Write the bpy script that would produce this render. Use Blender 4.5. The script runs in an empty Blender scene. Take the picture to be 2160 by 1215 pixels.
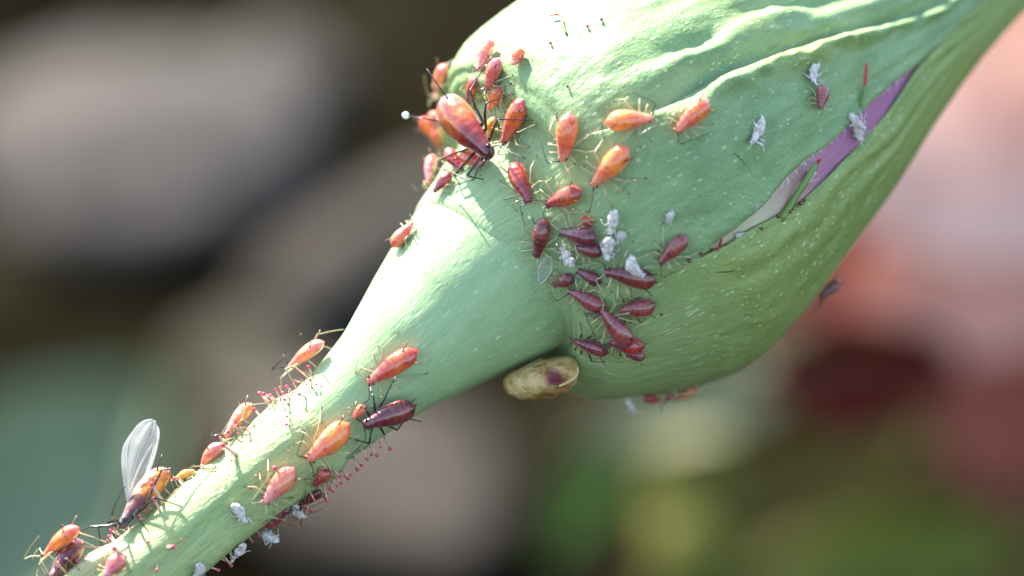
import bpy, bmesh, math, random
import numpy as np
from mathutils import Vector, Matrix, noise
from mathutils.bvhtree import BVHTree

# 1 Blender unit = 1 cm.  Image-frame coordinates: x to the side, y away from the camera, z up in the picture.
SC = bpy.context.scene
SC.unit_settings.scale_length = 0.01
COL = SC.collection
rnd = random.Random(7)

# ------------------------------------------------------------------ camera
PITCH = math.radians(25.0)
DIST = 20.0
FW = 4.32
PPC = 500.0                       # photo pixels per centimetre in the plane of the bud
RW = Matrix.Rotation(-PITCH, 3, 'X')
def W(x, y, z):
    return RW @ Vector((x, y, z))
CAM = W(0, -DIST, 0)
cd = bpy.data.cameras.new('camera')
cam = bpy.data.objects.new('camera', cd)
COL.objects.link(cam)
cam.location = CAM
cam.rotation_euler = (math.pi / 2 - PITCH, 0, 0)
cd.sensor_width = 36.0
cd.lens = 36.0 * DIST / FW
cd.clip_start = 0.5
cd.clip_end = 2000
cd.dof.use_dof = True
cd.dof.focus_distance = DIST - 0.22
APERTURE = 0.62                   # lens opening in cm
cd.dof.aperture_fstop = cd.lens * 1e-3 / APERTURE
SC.camera = cam

# ------------------------------------------------------------------ light
SUN_IMG = Vector((-0.40, 0.20, 0.89)).normalized()     # towards the sun, image frame
SUN_DIR = RW @ SUN_IMG
SKY = 0.15
wd = bpy.data.worlds.new('World')
SC.world = wd
wd.use_nodes = True
nt = wd.node_tree
sky = nt.nodes.new('ShaderNodeTexSky')
sky.sky_type = 'NISHITA'
sky.sun_disc = False
sky.sun_elevation = math.asin(SUN_DIR.z)
sky.sun_rotation = math.atan2(SUN_DIR.x, SUN_DIR.y)
bg = nt.nodes['Background']
bg.inputs['Strength'].default_value = SKY
nt.links.new(sky.outputs['Color'], bg.inputs['Color'])
sl = bpy.data.lights.new('sun', 'SUN')
sl.energy = 4.9
sl.angle = math.radians(0.5)
sl.color = (1.0, 0.97, 0.92)
so = bpy.data.objects.new('sun', sl)
COL.objects.link(so)
so.rotation_euler = SUN_DIR.to_track_quat('Z', 'Y').to_euler()
SC.view_settings.view_transform = 'Standard'
SC.view_settings.look = 'None'
SC.view_settings.gamma = 1.0
SC.view_settings.exposure = 1.9
SC.view_settings.use_curve_mapping = False
SC.render.engine = 'CYCLES'
SC.cycles.use_denoising = True
SC.cycles.max_bounces = 8
SC.cycles.transparent_max_bounces = 12
SC.cycles.sample_clamp_indirect = 4.0

# ------------------------------------------------------------------ helpers
def P(px, py, y=0.0):
    """the place at depth y (cm behind the focus plane) seen at photo pixel px, py"""
    k = (DIST + y) / DIST
    return W((px - 1080) / PPC * k, y, (607.5 - py) / PPC * k)
RWT = RW.transposed()
def PIX(p):
    q = RWT @ Vector(p)
    k = DIST / (DIST + q.y)
    return (1080 + q.x * k * PPC, 607.5 - q.z * k * PPC)
def ray(px, py):
    return (P(px, py, 0) - CAM).normalized()

def prop(o, label=None, cat=None, group=None, kind=None):
    for k, v in (('label', label), ('category', cat), ('group', group), ('kind', kind)):
        if v:
            o[k] = v
    return o
def empty(name, mw):
    o = bpy.data.objects.new(name, None)
    COL.objects.link(o)
    o.empty_display_size = 0.05
    if isinstance(mw, Matrix):
        o.matrix_world = mw
    else:
        o.location = mw
    return o
def mesh_obj(name, verts, faces, mats, parent=None, smooth=True, fmat=None, origin=None):
    me = bpy.data.meshes.new(name)
    if origin is not None:
        verts = [Vector(v) - origin for v in verts]
    me.from_pydata([tuple(v) for v in verts], [], faces)
    if not isinstance(mats, (list, tuple)):
        mats = [mats]
    for m in mats:
        me.materials.append(m)
    if fmat is not None:
        me.polygons.foreach_set('material_index', fmat)
    if smooth:
        me.polygons.foreach_set('use_smooth', [True] * len(me.polygons))
    me.update()
    return link_mesh(name, me, parent)
def link_mesh(name, me, parent=None):
    o = bpy.data.objects.new(name, me)
    COL.objects.link(o)
    if parent is not None:
        o.parent = parent
    return o
def tube(path, radii, seg=6, cap=True):
    path = [Vector(p) for p in path]
    vs, fs = [], []
    n = len(path)
    ref = Vector((0.31, 0.52, 0.79))
    for i, p in enumerate(path):
        t = (path[min(i + 1, n - 1)] - path[max(i - 1, 0)]).normalized()
        a = t.cross(ref)
        if a.length < 1e-4:
            a = t.cross(Vector((1, 0, 0)))
        a.normalize()
        b = t.cross(a)
        for j in range(seg):
            w = 2 * math.pi * j / seg
            vs.append(p + (a * math.cos(w) + b * math.sin(w)) * radii[i])
    for i in range(n - 1):
        for j in range(seg):
            k = (j + 1) % seg
            fs.append((i * seg + j, i * seg + k, (i + 1) * seg + k, (i + 1) * seg + j))
    if cap:
        fs.append(tuple(range(seg))[::-1])
        fs.append(tuple((n - 1) * seg + j for j in range(seg)))
    return vs, fs
def join(parts):
    V, F = [], []
    for v, f in parts:
        o = len(V)
        V += list(v)
        F += [tuple(i + o for i in q) for q in f]
    return V, F
def ball(c, r, seg=8, rings=6, sc=(1, 1, 1)):
    c = Vector(c)
    vs, fs = [], []
    for i in range(rings + 1):
        a = math.pi * (0.02 + 0.96 * i / rings)
        for j in range(seg):
            b = 2 * math.pi * j / seg
            vs.append(c + Vector((math.sin(a) * math.cos(b) * sc[0], math.sin(a) * math.sin(b) * sc[1], math.cos(a) * sc[2])) * r)
    for i in range(rings):
        for j in range(seg):
            k = (j + 1) % seg
            fs.append((i * seg + j, (i + 1) * seg + j, (i + 1) * seg + k, i * seg + k))
    fs.append(tuple(range(seg)))
    fs.append(tuple(rings * seg + j for j in range(seg))[::-1])
    return vs, fs
def smoothstep(a, b, x):
    t = min(1, max(0, (x - a) / (b - a)))
    return t * t * (3 - 2 * t)
class Curve1:
    """smooth interpolation through (t, value...) stations"""
    def __init__(self, rows):
        a = np.array(rows, float)
        self.t, self.v = a[:, 0], a[:, 1:]
        h = np.diff(self.t)
        d = np.diff(self.v, axis=0) / h[:, None]
        m = np.zeros_like(self.v)
        m[0], m[-1] = d[0], d[-1]
        for i in range(1, len(h)):
            m[i] = (d[i - 1] * h[i] + d[i] * h[i - 1]) / (h[i] + h[i - 1])
        self.m = m
    def __call__(self, t):
        t = min(max(t, self.t[0]), self.t[-1])
        i = min(max(int(np.searchsorted(self.t, t)) - 1, 0), len(self.t) - 2)
        h = self.t[i + 1] - self.t[i]
        u = (t - self.t[i]) / h
        return ((1 + 2 * u) * (1 - u) ** 2 * self.v[i] + u * (1 - u) ** 2 * h * self.m[i]
                + u * u * (3 - 2 * u) * self.v[i + 1] + u * u * (u - 1) * h * self.m[i + 1])

# ------------------------------------------------------------------ materials
class NT:
    def __init__(self, name):
        self.m = bpy.data.materials.new(name)
        self.m.use_nodes = True
        self.t = self.m.node_tree
        self.b = self.t.nodes['Principled BSDF']
    def n(self, typ, **kw):
        nd = self.t.nodes.new('ShaderNode' + typ)
        for k, v in kw.items():
            if k.startswith('i_'):
                nd.inputs[k[2:].replace('_', ' ')].default_value = v
            else:
                setattr(nd, k, v)
        return nd
    def l(self, a, b):
        self.t.links.new(a, b)
    def set(self, **kw):
        for k, v in kw.items():
            self.b.inputs[k.replace('_', ' ')].default_value = v
    def ramp(self, src, stops, interp='LINEAR'):
        r = self.n('ValToRGB')
        r.color_ramp.interpolation = interp
        el = r.color_ramp.elements
        while len(el) < len(stops):
            el.new(0.5)
        for e, (p, c) in zip(el, stops):
            e.position = p
            e.color = (*c, 1) if len(c) == 3 else c
        self.l(src, r.inputs['Fac'])
        return r.outputs['Color']
    def mix(self, fac, a, b, typ='MIX'):
        x = self.n('Mix', data_type='RGBA', blend_type=typ)
        for sock, v in ((x.inputs[0], fac), (x.inputs[6], a), (x.inputs[7], b)):
            if isinstance(v, bpy.types.NodeSocket):
                self.l(v, sock)
            elif isinstance(v, (tuple, list)):
                sock.default_value = (*v, 1) if len(v) == 3 else v
            else:
                sock.default_value = v
        return x.outputs[2]
    def math(self, op, a, b=None, c=None):
        x = self.n('Math', operation=op)
        for i, v in enumerate((a, b, c)):
            if v is None:
                continue
            if isinstance(v, bpy.types.NodeSocket):
                self.l(v, x.inputs[i])
            else:
                x.inputs[i].default_value = v
        return x.outputs[0]
    def scaled(self, src, s):
        x = self.n('Mapping')
        x.inputs['Scale'].default_value = s
        self.l(src, x.inputs['Vector'])
        return x.outputs['Vector']
    def noise(self, vec, scale, detail=3, rough=0.5):
        x = self.n('TexNoise', i_Scale=scale, i_Detail=detail, i_Roughness=rough)
        self.l(vec, x.inputs['Vector'])
        return x.outputs['Fac']
    def voronoi(self, vec, scale, feature='F1'):
        x = self.n('TexVoronoi', i_Scale=scale, feature=feature)
        self.l(vec, x.inputs['Vector'])
        return x.outputs['Distance']
    def bump(self, h, strength, dist):
        x = self.n('Bump', i_Strength=strength, i_Distance=dist)
        self.l(h, x.inputs['Height'])
        self.l(x.outputs['Normal'], self.b.inputs['Normal'])

def plant_skin(name, c_lo, c_hi, fleck, fleck_amt, sss=0.35, warm=None, base=None, bump=0.8, dots=21.0, gate=(0.40, 0.62)):
    """waxy green skin: the attribute st runs along and around the plant in cm"""
    k = NT(name)
    at = k.n('Attribute', attribute_name='st').outputs['Vector']
    big = k.noise(k.scaled(at, (0.6, 1.3, 1)), 1.6, 3)
    mid = k.noise(k.scaled(at, (1.0, 3.2, 1)), 5.0, 4, 0.6)
    col = k.ramp(k.math('ADD', k.math('MULTIPLY', big, 0.45), k.math('MULTIPLY', mid, 0.55)),
                 [(0.38, c_lo), (0.62, c_hi)])
    if warm:
        wn = k.noise(k.scaled(at, (0.5, 1.0, 1)), 2.3, 2)
        col = k.mix(k.math('MULTIPLY', k.ramp(wn, [(0.55, (0, 0, 0)), (0.75, (1, 1, 1))]), 0.6), col, warm)
    if base:                  # the sepals pale towards their base, where they grow out of the receptacle
        sx = k.n('SeparateXYZ')
        k.l(at, sx.inputs[0])
        f = k.math('ADD', sx.outputs[0], k.math('MULTIPLY', k.math('SUBTRACT', big, 0.5), 0.5))
        mr = k.n('MapRange', i_From_Min=-0.10, i_From_Max=0.55)
        k.l(f, mr.inputs['Value'])
        hip = k.ramp(k.math('ADD', k.math('MULTIPLY', big, 0.6), k.math('MULTIPLY', mid, 0.4)), [(0.33, base[0]), (0.67, base[1])])
        col = k.mix(mr.outputs['Result'], hip, col)
    # pale glandular flecks, longer than wide
    v = k.voronoi(k.scaled(at, (0.75, 1.5, 1)), dots)
    spot = k.ramp(v, [(0.13, (1, 1, 1)), (0.25, (0, 0, 0))])
    gat = k.ramp(k.noise(at, 7.0, 2), [(gate[0], (0, 0, 0)), (gate[1], (1, 1, 1))])
    col = k.mix(k.math('MULTIPLY', k.math('MULTIPLY', spot, gat), fleck_amt), col, fleck)
    # bloom: very fine waxy grain
    grain = k.noise(at, 90.0, 2, 0.7)
    col = k.mix(k.math('MULTIPLY', k.ramp(grain, [(0.45, (0, 0, 0)), (0.75, (1, 1, 1))]), 0.22), col, fleck)
    # bruised streaks
    st = k.noise(k.scaled(at, (1.5, 6.0, 1)), 3.2, 2)
    col = k.mix(k.math('MULTIPLY', k.ramp(st, [(0.66, (0, 0, 0)), (0.76, (1, 1, 1))]), 0.5), col,
                tuple(x * y for x, y in zip(c_lo, (0.42, 0.75, 0.22))))
    k.l(col, k.b.inputs['Base Color'])
    k.set(Roughness=0.48, Subsurface_Weight=sss, Subsurface_Radius=(0.55, 1.0, 0.30), Subsurface_Scale=0.035)
    k.b.inputs['Specular IOR Level'].default_value = 0.35
    h = k.math('ADD', k.math('MULTIPLY', k.noise(k.scaled(at, (1, 1.25, 1)), 26.0, 4, 0.6), 1.0),
               k.math('MULTIPLY', spot, 0.35))
    k.bump(h, bump, 0.014)
    return k.m
M = {}
GREEN_LO, GREEN_HI = (0.17, 0.34, 0.125), (0.30, 0.47, 0.235)
HIP_LO, HIP_HI = (0.275, 0.405, 0.165), (0.365, 0.485, 0.235)
M['sepal'] = plant_skin('sepal_skin', (0.135, 0.230, 0.078), (0.255, 0.362, 0.150), (0.52, 0.60, 0.30), 0.75, warm=(0.27, 0.31, 0.07),
                        base=(HIP_LO, HIP_HI), dots=27.0, gate=(0.34, 0.56), bump=0.6)
M['sepal_low'] = plant_skin('sepal_skin_olive', (0.185, 0.250, 0.055), (0.295, 0.360, 0.110), (0.58, 0.63, 0.31), 0.75, warm=(0.30, 0.31, 0.06),
                            base=(HIP_LO, HIP_HI), dots=27.0, gate=(0.26, 0.46), bump=0.45)
M['hip'] = plant_skin('receptacle_skin', HIP_LO, HIP_HI, (0.62, 0.72, 0.48), 0.7, bump=0.30, dots=19.0)
M['stem'] = plant_skin('stem_skin', (0.28, 0.375, 0.12), (0.42, 0.49, 0.20), (0.60, 0.66, 0.42), 0.3, warm=(0.48, 0.45, 0.20), bump=0.85)

def petal_mat():
    k = NT('petal_mauve')
    at = k.n('Attribute', attribute_name='st').outputs['Vector']
    sx = k.n('SeparateXYZ')
    k.l(at, sx.inputs[0])
    nn = k.noise(k.scaled(at, (1, 6, 1)), 3.0, 3)
    f = k.math('ADD', k.math('MULTIPLY', sx.outputs[0], 0.5), k.math('MULTIPLY', nn, 0.14))
    col = k.ramp(f, [(0.44, (0.52, 0.44, 0.28)), (0.53, (0.48, 0.31, 0.24)), (0.60, (0.42, 0.165, 0.245)),
                     (0.78, (0.38, 0.13, 0.24)), (1.0, (0.30, 0.10, 0.18))])
    k.l(col, k.b.inputs['Base Color'])
    k.set(Roughness=0.5, Subsurface_Weight=0.3, Subsurface_Radius=(1.0, 0.5, 0.6), Subsurface_Scale=0.03)
    k.bump(k.noise(k.scaled(at, (1, 9, 1)), 9.0, 3), 0.35, 0.01)
    return k.m
M['petal'] = petal_mat()

def simple(name, col, rough=0.5, sss=0.0, sscale=0.02, srad=(1, 0.5, 0.3), var=0.0, spec=0.5, coat=0.0, nscale=30.0, bump=0.0):
    k = NT(name)
    if var or bump:
        tc = k.n('TexCoord').outputs['Object']
        nn = k.noise(tc, nscale, 3, 0.6)
        if var:
            c = k.ramp(nn, [(0.3, tuple(x * (1 - var) for x in col)), (0.7, tuple(min(1, x * (1 + var)) for x in col))])
            k.l(c, k.b.inputs['Base Color'])
        else:
            k.set(Base_Color=(*col, 1))
        if bump:
            k.bump(nn, 0.6, bump)
    else:
        k.set(Base_Color=(*col, 1))
    k.set(Roughness=rough, Subsurface_Weight=sss, Subsurface_Scale=sscale, Subsurface_Radius=srad, Coat_Weight=coat, Coat_Roughness=0.1)
    k.b.inputs['Specular IOR Level'].default_value = spec
    return k.m
M['gland_stalk'] = simple('gland_stalk', (0.62, 0.42, 0.30), 0.4, 0.4, 0.01)
M['gland_head'] = simple('gland_head', (0.60, 0.045, 0.10), 0.15, 0.3, 0.01, coat=0.8)
M['dark_gland'] = simple('dark_gland', (0.12, 0.008, 0.012), 0.15, coat=0.8)
M['filament'] = simple('filament_green', (0.16, 0.26, 0.05), 0.4, 0.3, 0.01)
M['filament_tip'] = simple('filament_tip', (0.50, 0.05, 0.05), 0.3, 0.3, 0.01)
M['white_hair'] = simple('white_hair', (0.85, 0.85, 0.80), 0.3)
M['eye'] = simple('aphid_eye', (0.03, 0.004, 0.006), 0.12, coat=0.6)
def leg_mat():
    k = NT('aphid_leg_pale')
    tc = k.n('TexCoord').outputs['Object']
    col = k.ramp(k.noise(tc, 6.0, 3), [(0.3, (0.42, 0.34, 0.14)), (0.7, (0.66, 0.58, 0.32))])
    k.l(col, k.b.inputs['Base Color'])
    k.set(Roughness=0.25)
    tr = k.n('BsdfTransparent')
    tr.inputs['Color'].default_value = (0.95, 0.93, 0.80, 1)
    mx = k.n('MixShader')
    mx.inputs[0].default_value = 0.76
    k.l(tr.outputs[0], mx.inputs[1]); k.l(k.b.outputs[0], mx.inputs[2])
    k.l(mx.outputs[0], k.t.nodes['Material Output'].inputs['Surface'])
    return k.m
M['leg_pale'] = leg_mat()
M['leg_dark'] = simple('aphid_leg_dark', (0.022, 0.012, 0.010), 0.25, coat=0.4)
M['leg_brown'] = simple('aphid_leg_brown', (0.24, 0.13, 0.06), 0.3, 0.2, 0.01)
M['drop'] = simple('honeydew', (0.9, 0.88, 0.82), 0.05, 0.3, 0.01, coat=1.0)

def aphid_skin(name, rear, mid, front, dark, sss=0.75):
    """along the body: object x runs from the tail (-0.5) to the head (+0.5)"""
    k = NT(name)
    tc = k.n('TexCoord').outputs['Object']
    oi = k.n('ObjectInfo').outputs['Random']
    sx = k.n('SeparateXYZ')
    k.l(tc, sx.inputs[0])
    off = k.n('CombineXYZ')
    k.l(k.math('MULTIPLY', oi, 37.0), off.inputs[2])
    va = k.n('VectorMath', operation='ADD')
    k.l(tc, va.inputs[0]); k.l(off.outputs[0], va.inputs[1])
    v = va.outputs[0]
    nn = k.noise(v, 5.5, 3, 0.55)
    f = k.math('ADD', k.math('ADD', sx.outputs[0], 0.5), k.math('MULTIPLY', k.math('SUBTRACT', nn, 0.5), 0.42))
    col = k.ramp(f, [(0.05, mid), (0.22, rear), (0.42, rear), (0.62, mid), (0.86, front)])
    blot = k.ramp(k.noise(v, 9.0, 2, 0.5), [(0.52, (0, 0, 0)), (0.66, (1, 1, 1))])
    col = k.mix(k.math('MULTIPLY', blot, 0.6), col, dark)
    # waxy bloom in the creases between the body segments
    seg = k.n('TexWave', wave_type='BANDS', bands_direction='X', i_Scale=2.3, i_Distortion=1.2, i_Detail=1.0)
    k.l(tc, seg.inputs['Vector'])
    col = k.mix(k.math('MULTIPLY', seg.outputs['Fac'], 0.07), col, tuple(min(1, c * 0.6 + 0.30) for c in front))
    hue = k.n('HueSaturation')
    k.l(col, hue.inputs['Color'])
    k.l(k.math('ADD', 0.488, k.math('MULTIPLY', oi, 0.024)), hue.inputs['Hue'])
    k.l(k.math('ADD', 0.85, k.math('MULTIPLY', oi, 0.3)), hue.inputs['Value'])
    k.l(hue.outputs[0], k.b.inputs['Base Color'])
    k.set(Roughness=0.26, Subsurface_Weight=sss, Subsurface_Radius=(1.0, 0.32, 0.10), Subsurface_Scale=0.030,
          Coat_Weight=0.8, Coat_Roughness=0.10, Sheen_Weight=0.25, Sheen_Roughness=0.35)
    k.b.inputs['Sheen Tint'].default_value = (1.0, 0.86, 0.88, 1)
    h = k.math('ADD', k.math('MULTIPLY', seg.outputs['Fac'], 0.07), k.math('MULTIPLY', k.noise(v, 11.0, 3), 0.6))
    k.bump(h, 0.7, 0.012)
    return k.m
M['orange'] = aphid_skin('aphid_orange', (0.86, 0.235, 0.035), (0.80, 0.14, 0.06), (0.76, 0.25, 0.13), (0.62, 0.07, 0.03))
M['pink'] = aphid_skin('aphid_pink', (0.78, 0.20, 0.10), (0.70, 0.17, 0.15), (0.72, 0.27, 0.24), (0.55, 0.08, 0.06))
M['red'] = aphid_skin('aphid_red', (0.55, 0.075, 0.018), (0.36, 0.022, 0.025), (0.30, 0.035, 0.055), (0.18, 0.006, 0.012))
M['maroon'] = aphid_skin('aphid_maroon', (0.21, 0.020, 0.018), (0.145, 0.011, 0.020), (0.16, 0.024, 0.038), (0.06, 0.004, 0.009), 0.6)
M['rose'] = aphid_skin('aphid_rose', (0.29, 0.046, 0.044), (0.23, 0.030, 0.042), (0.29, 0.065, 0.075), (0.12, 0.009, 0.018), 0.65)
M['yellow'] = aphid_skin('aphid_yellow', (0.80, 0.48, 0.05), (0.80, 0.45, 0.07), (0.78, 0.46, 0.16), (0.75, 0.30, 0.02))
M['big'] = aphid_skin('aphid_large', (0.50, 0.11, 0.012), (0.30, 0.016, 0.010), (0.085, 0.005, 0.012), (0.20, 0.005, 0.005))
M['winged'] = aphid_skin('aphid_winged', (0.85, 0.28, 0.02), (0.22, 0.030, 0.01), (0.025, 0.005, 0.006), (0.10, 0.016, 0.008))

def skin_white():
    k = NT('cast_skin_white')
    tc = k.n('TexCoord').outputs['Object']
    nn = k.noise(tc, 7.0, 4, 0.6)
    col = k.ramp(nn, [(0.34, (0.42, 0.34, 0.26)), (0.60, (0.84, 0.76, 0.68))])
    k.l(col, k.b.inputs['Base Color'])
    k.set(Roughness=0.35, Subsurface_Weight=0.4, Subsurface_Scale=0.02, Subsurface_Radius=(1, 0.9, 0.9))
    k.bump(k.noise(tc, 16.0, 3), 0.8, 0.01)
    return k.m
M['skin'] = skin_white()

def wing_mat():
    k = NT('wing_membrane')
    tc = k.n('TexCoord').outputs['Object']
    out = k.t.nodes['Material Output']
    tr = k.n('BsdfTransparent')
    tl = k.n('BsdfTranslucent')
    tl.inputs['Color'].default_value = (0.75, 0.74, 0.74, 1)
    k.set(Base_Color=(0.62, 0.60, 0.60, 1), Roughness=0.22)
    a = k.n('MixShader'); a.inputs[0].default_value = 0.45
    k.l(k.b.outputs[0], a.inputs[1]); k.l(tl.outputs[0], a.inputs[2])
    b = k.n('MixShader')
    f = k.ramp(k.noise(tc, 5.0, 2), [(0.3, (0.15, 0.15, 0.15)), (0.7, (0.28, 0.28, 0.28))])
    k.l(f, b.inputs[0])
    k.l(tr.outputs[0], b.inputs[1]); k.l(a.outputs[0], b.inputs[2])
    k.l(b.outputs[0], out.inputs['Surface'])
    return k.m
M['wing'] = wing_mat()
M['vein'] = simple('wing_vein', (0.60, 0.55, 0.48), 0.3)

# ------------------------------------------------------------------ the rose bud: generalised tubes
O2 = np.array((1050.0, 555.0))
D2 = np.array((0.787, -0.617))
N2 = np.array((0.617, 0.787))
class Tube3:
    """stations: (s, p_upper, p_lower, depth): s along the bud axis, p across it, photo pixels; depth in cm"""
    def __init__(self, rows):
        self.c = Curve1([(r[0], (r[1] + r[2]) / 2, (r[2] - r[1]) / 2, r[3]) for r in rows])
        self.s0, self.s1 = rows[0][0], rows[-1][0]
    def centre(self, s):
        c, r, y = self.c(s)
        p = O2 + D2 * s + N2 * c
        return P(p[0], p[1], y), r / PPC * (DIST + y) / DIST
    def frame(self, s):
        C, r = self.centre(s)
        a, _ = self.centre(max(s - 4, self.s0))
        b, _ = self.centre(min(s + 4, self.s1))
        t = (b - a).normalized()
        v = (CAM - C).normalized()
        F = (v - t * v.dot(t)).normalized()
        N = (t.cross(F)).normalized()
        n_img = W(N2[0], 0, -N2[1])
        if N.dot(n_img) < 0:
            N = -N
        return C, r, F, N, t
    def pt(self, s, th, dr=0.0, k=1.0):
        C, r, F, N, t = self.frame(s)
        return C + (F * math.cos(th) + N * math.sin(th)) * (r * k + dr)

TILT = math.tan(math.radians(21))
def dep(s):
    if s > -250:
        return 0.20 + TILT * s / PPC
    return 0.20 - TILT * 0.5 + (s + 250) / PPC * 0.20
HIP = Tube3([(s, a, b, dep(s)) for s, a, b in
             [(-560, -50, 132), (-490, -54, 134), (-437, -60, 138), (-389, -71, 142), (-327, -88, 150), (-287, -104, 158), (-246, -121, 167), (-175, -150, 184),
              (-140, -164, 194), (-86, -182, 208), (-44, -195, 218), (0, -204, 224), (60, -180, 205), (110, -120, 150)]])
STEM = Tube3([(s, a, b, dep(s)) for s, a, b in
             [(-1600, -20, 160), (-1300, -32, 142), (-1070, -38, 136), (-910, -37, 134), (-815, -42, 132), (-702, -47, 135), (-620, -53, 141),
              (-560, -58, 147), (-535, -60, 146), (-515, -54, 137), (-470, -45, 125)]])
BUD = Tube3([(s, a, b, dep(s)) for s, a, b in
             [(-120, -164, 190), (-80, -181, 206), (-45, -194, 217), (-15, -212, 230), (20, -242, 266), (60, -284, 332), (100, -322, 392), (150, -364, 444),
              (200, -393, 474), (260, -410, 492), (330, -408, 498), (423, -380, 488), (525, -338, 468), (740, -215, 408), (986, -45, 322),
              (1202, 100, 268), (1400, 165, 235), (1600, 190, 215)]])
BASE = STEM.centre(-1590)[0]
bud = empty('rose_bud', BASE)
prop(bud, 'pale green closed rosebud on its stem, infested with red and orange aphids', 'rosebud')

def add_st(me, st):
    a = me.attributes.new('st', 'FLOAT_VECTOR', 'POINT')
    a.data.foreach_set('vector', np.array(st, np.float32).ravel())
COLLECT = []
def collect(vs, fs):
    COLLECT.append((vs, fs))

def fnoise(a, b, seed):
    return noise.noise(Vector((a, b, seed)))

def round_part(name, tb, ns, nth, mat, relief, s0=None, s1=None):
    s0 = tb.s0 if s0 is None else s0
    s1 = tb.s1 if s1 is None else s1
    vs, st, fs = [], [], []
    for i in range(ns + 1):
        s = s0 + (s1 - s0) * i / ns
        C, r, F, N, t = tb.frame(s)
        for j in range(nth):
            th = 2 * math.pi * j / nth
            rr = r * (1 + relief(s, th))
            vs.append(C + (F * math.cos(th) + N * math.sin(th)) * rr)
            tt = th if th <= math.pi else th - 2 * math.pi
            st.append((s / PPC, tt * 0.4, 0))
    for i in range(ns):
        for j in range(nth):
            k = (j + 1) % nth
            fs.append((i * nth + j, i * nth + k, (i + 1) * nth + k, (i + 1) * nth + j))
    fs.append(tuple(range(nth))[::-1])
    fs.append(tuple(ns * nth + j for j in range(nth)))
    collect(vs, fs)
    o = mesh_obj(name, vs, fs, mat, bud, origin=BASE)
    add_st(o.data, st)
    return o
def stem_relief(s, th):
    x = s / PPC
    g = 0.020 * math.cos(5 * th + 1.2) + 0.012 * math.cos(3 * th + s * 0.004)
    crease = -0.05 * math.exp(-((th - 0.15) / 0.10) ** 2) * (1 - smoothstep(-700, -560, s)) if th < 3 else 0
    return g + crease + 0.030 * fnoise(x * 3.2, math.cos(th) * 1.3 + math.sin(th) * 2.1, 2.0) + 0.012 * fnoise(x * 11, th * 4, 5.0)
def hip_relief(s, th):
    x = s / PPC
    return 0.012 * fnoise(x * 2.0, math.cos(th) * 1.2 + math.sin(th) * 1.7, 8.0) + 0.008 * math.cos(5 * th + 0.6)
stem = round_part('stem', STEM, 170, 64, M['stem'], stem_relief)
hip = round_part('receptacle', HIP, 120, 72, M['hip'], hip_relief)

# --- sepal margins, given as photo pixels on the bud surface
GS = np.linspace(-120, 1500, 378)
GT = np.radians(np.linspace(-95, 95, 191))
GP = np.zeros((len(GS), len(GT), 2))
for i, s in enumerate(GS):
    C, r, F, N, t = BUD.frame(s)
    for j, th in enumerate(GT):
        GP[i, j] = PIX(C + (F * math.cos(th) + N * math.sin(th)) * r)
def st_of(px, py):
    d = ((GP - (px, py)) ** 2).sum(-1)
    i, j = np.unravel_index(np.argmin(d), d.shape)
    return GS[i], GT[j]
def margin(pts, extra_before=(), extra_after=()):
    rows = list(extra_before)
    for p in pts:
        s, th = st_of(*p)
        if not rows or s > rows[-1][0] + 3:
            rows.append((s, th))
    rows += [e for e in extra_after if e[0] > rows[-1][0] + 3]
    return Curve1(rows)
E1 = margin([(1120, 318), (1250, 282), (1390, 228), (1500, 174), (1600, 128), (1720, 90), (1850, 54), (1985, 8)],
            [(-120, math.radians(-48))], [(1300, math.radians(-42)), (1600, math.radians(-40))])
E2 = margin([(1440, 548), (1500, 504), (1560, 458), (1630, 402), (1700, 342), (1755, 294), (1800, 252), (1850, 207), (1900, 166), (1945, 131)],
            [(-120, math.radians(30)), (120, math.radians(22))], [(1300, math.radians(-4)), (1600, math.radians(0))])
E3 = margin([(1440, 552), (1510, 528), (1570, 500), (1640, 462), (1682, 436), (1740, 390), (1780, 346), (1820, 308), (1862, 258), (1902, 204), (1945, 135)],
            [(-120, math.radians(30)), (120, math.radians(22))], [(1300, math.radians(-3.5)), (1600, math.radians(0.5))])

def ridge_amp(s):
    return smoothstep(150, 420, s) * (1 - 0.55 * smoothstep(800, 1100, s))
def crumple(s, th, seed):
    x = s / PPC
    return (0.010 * fnoise(x * 2.6, th * 5.5, seed) + 0.008 * fnoise(x * 6.0, th * 13.0, seed + 3) + 0.0042 * fnoise(x * 17, th * 30, seed + 7))
def relief_A(s, th):          # upper sepal: puckered, folds down into a valley beside its margin
    e = float(E1(s)[0])
    d = (e - th)
    a = ridge_amp(s)
    wob = 0.10 * fnoise(s / PPC * 2.5, 0.3, 4.4) + 0.05 * fnoise(s / PPC * 8, th * 4, 7.4)
    a *= 0.75 + 0.9 * fnoise(s / PPC * 4, th * 5, 12.4)
    dr = -0.050 * a * math.exp(-((d - 0.02) / 0.055) ** 2)
    dr += 0.024 * a * math.exp(-((d - 0.17 - wob) / 0.05) ** 2) - 0.020 * a * math.exp(-((d - 0.27 - wob) / 0.05) ** 2)
    dr += 0.014 * a * math.exp(-((d - 0.40 - wob) / 0.06) ** 2)
    dr -= 0.010 * smoothstep(0.0, 0.03, -d)
    return dr + crumple(s, th, 11.0) * (0.8 + 0.7 * a)
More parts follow.
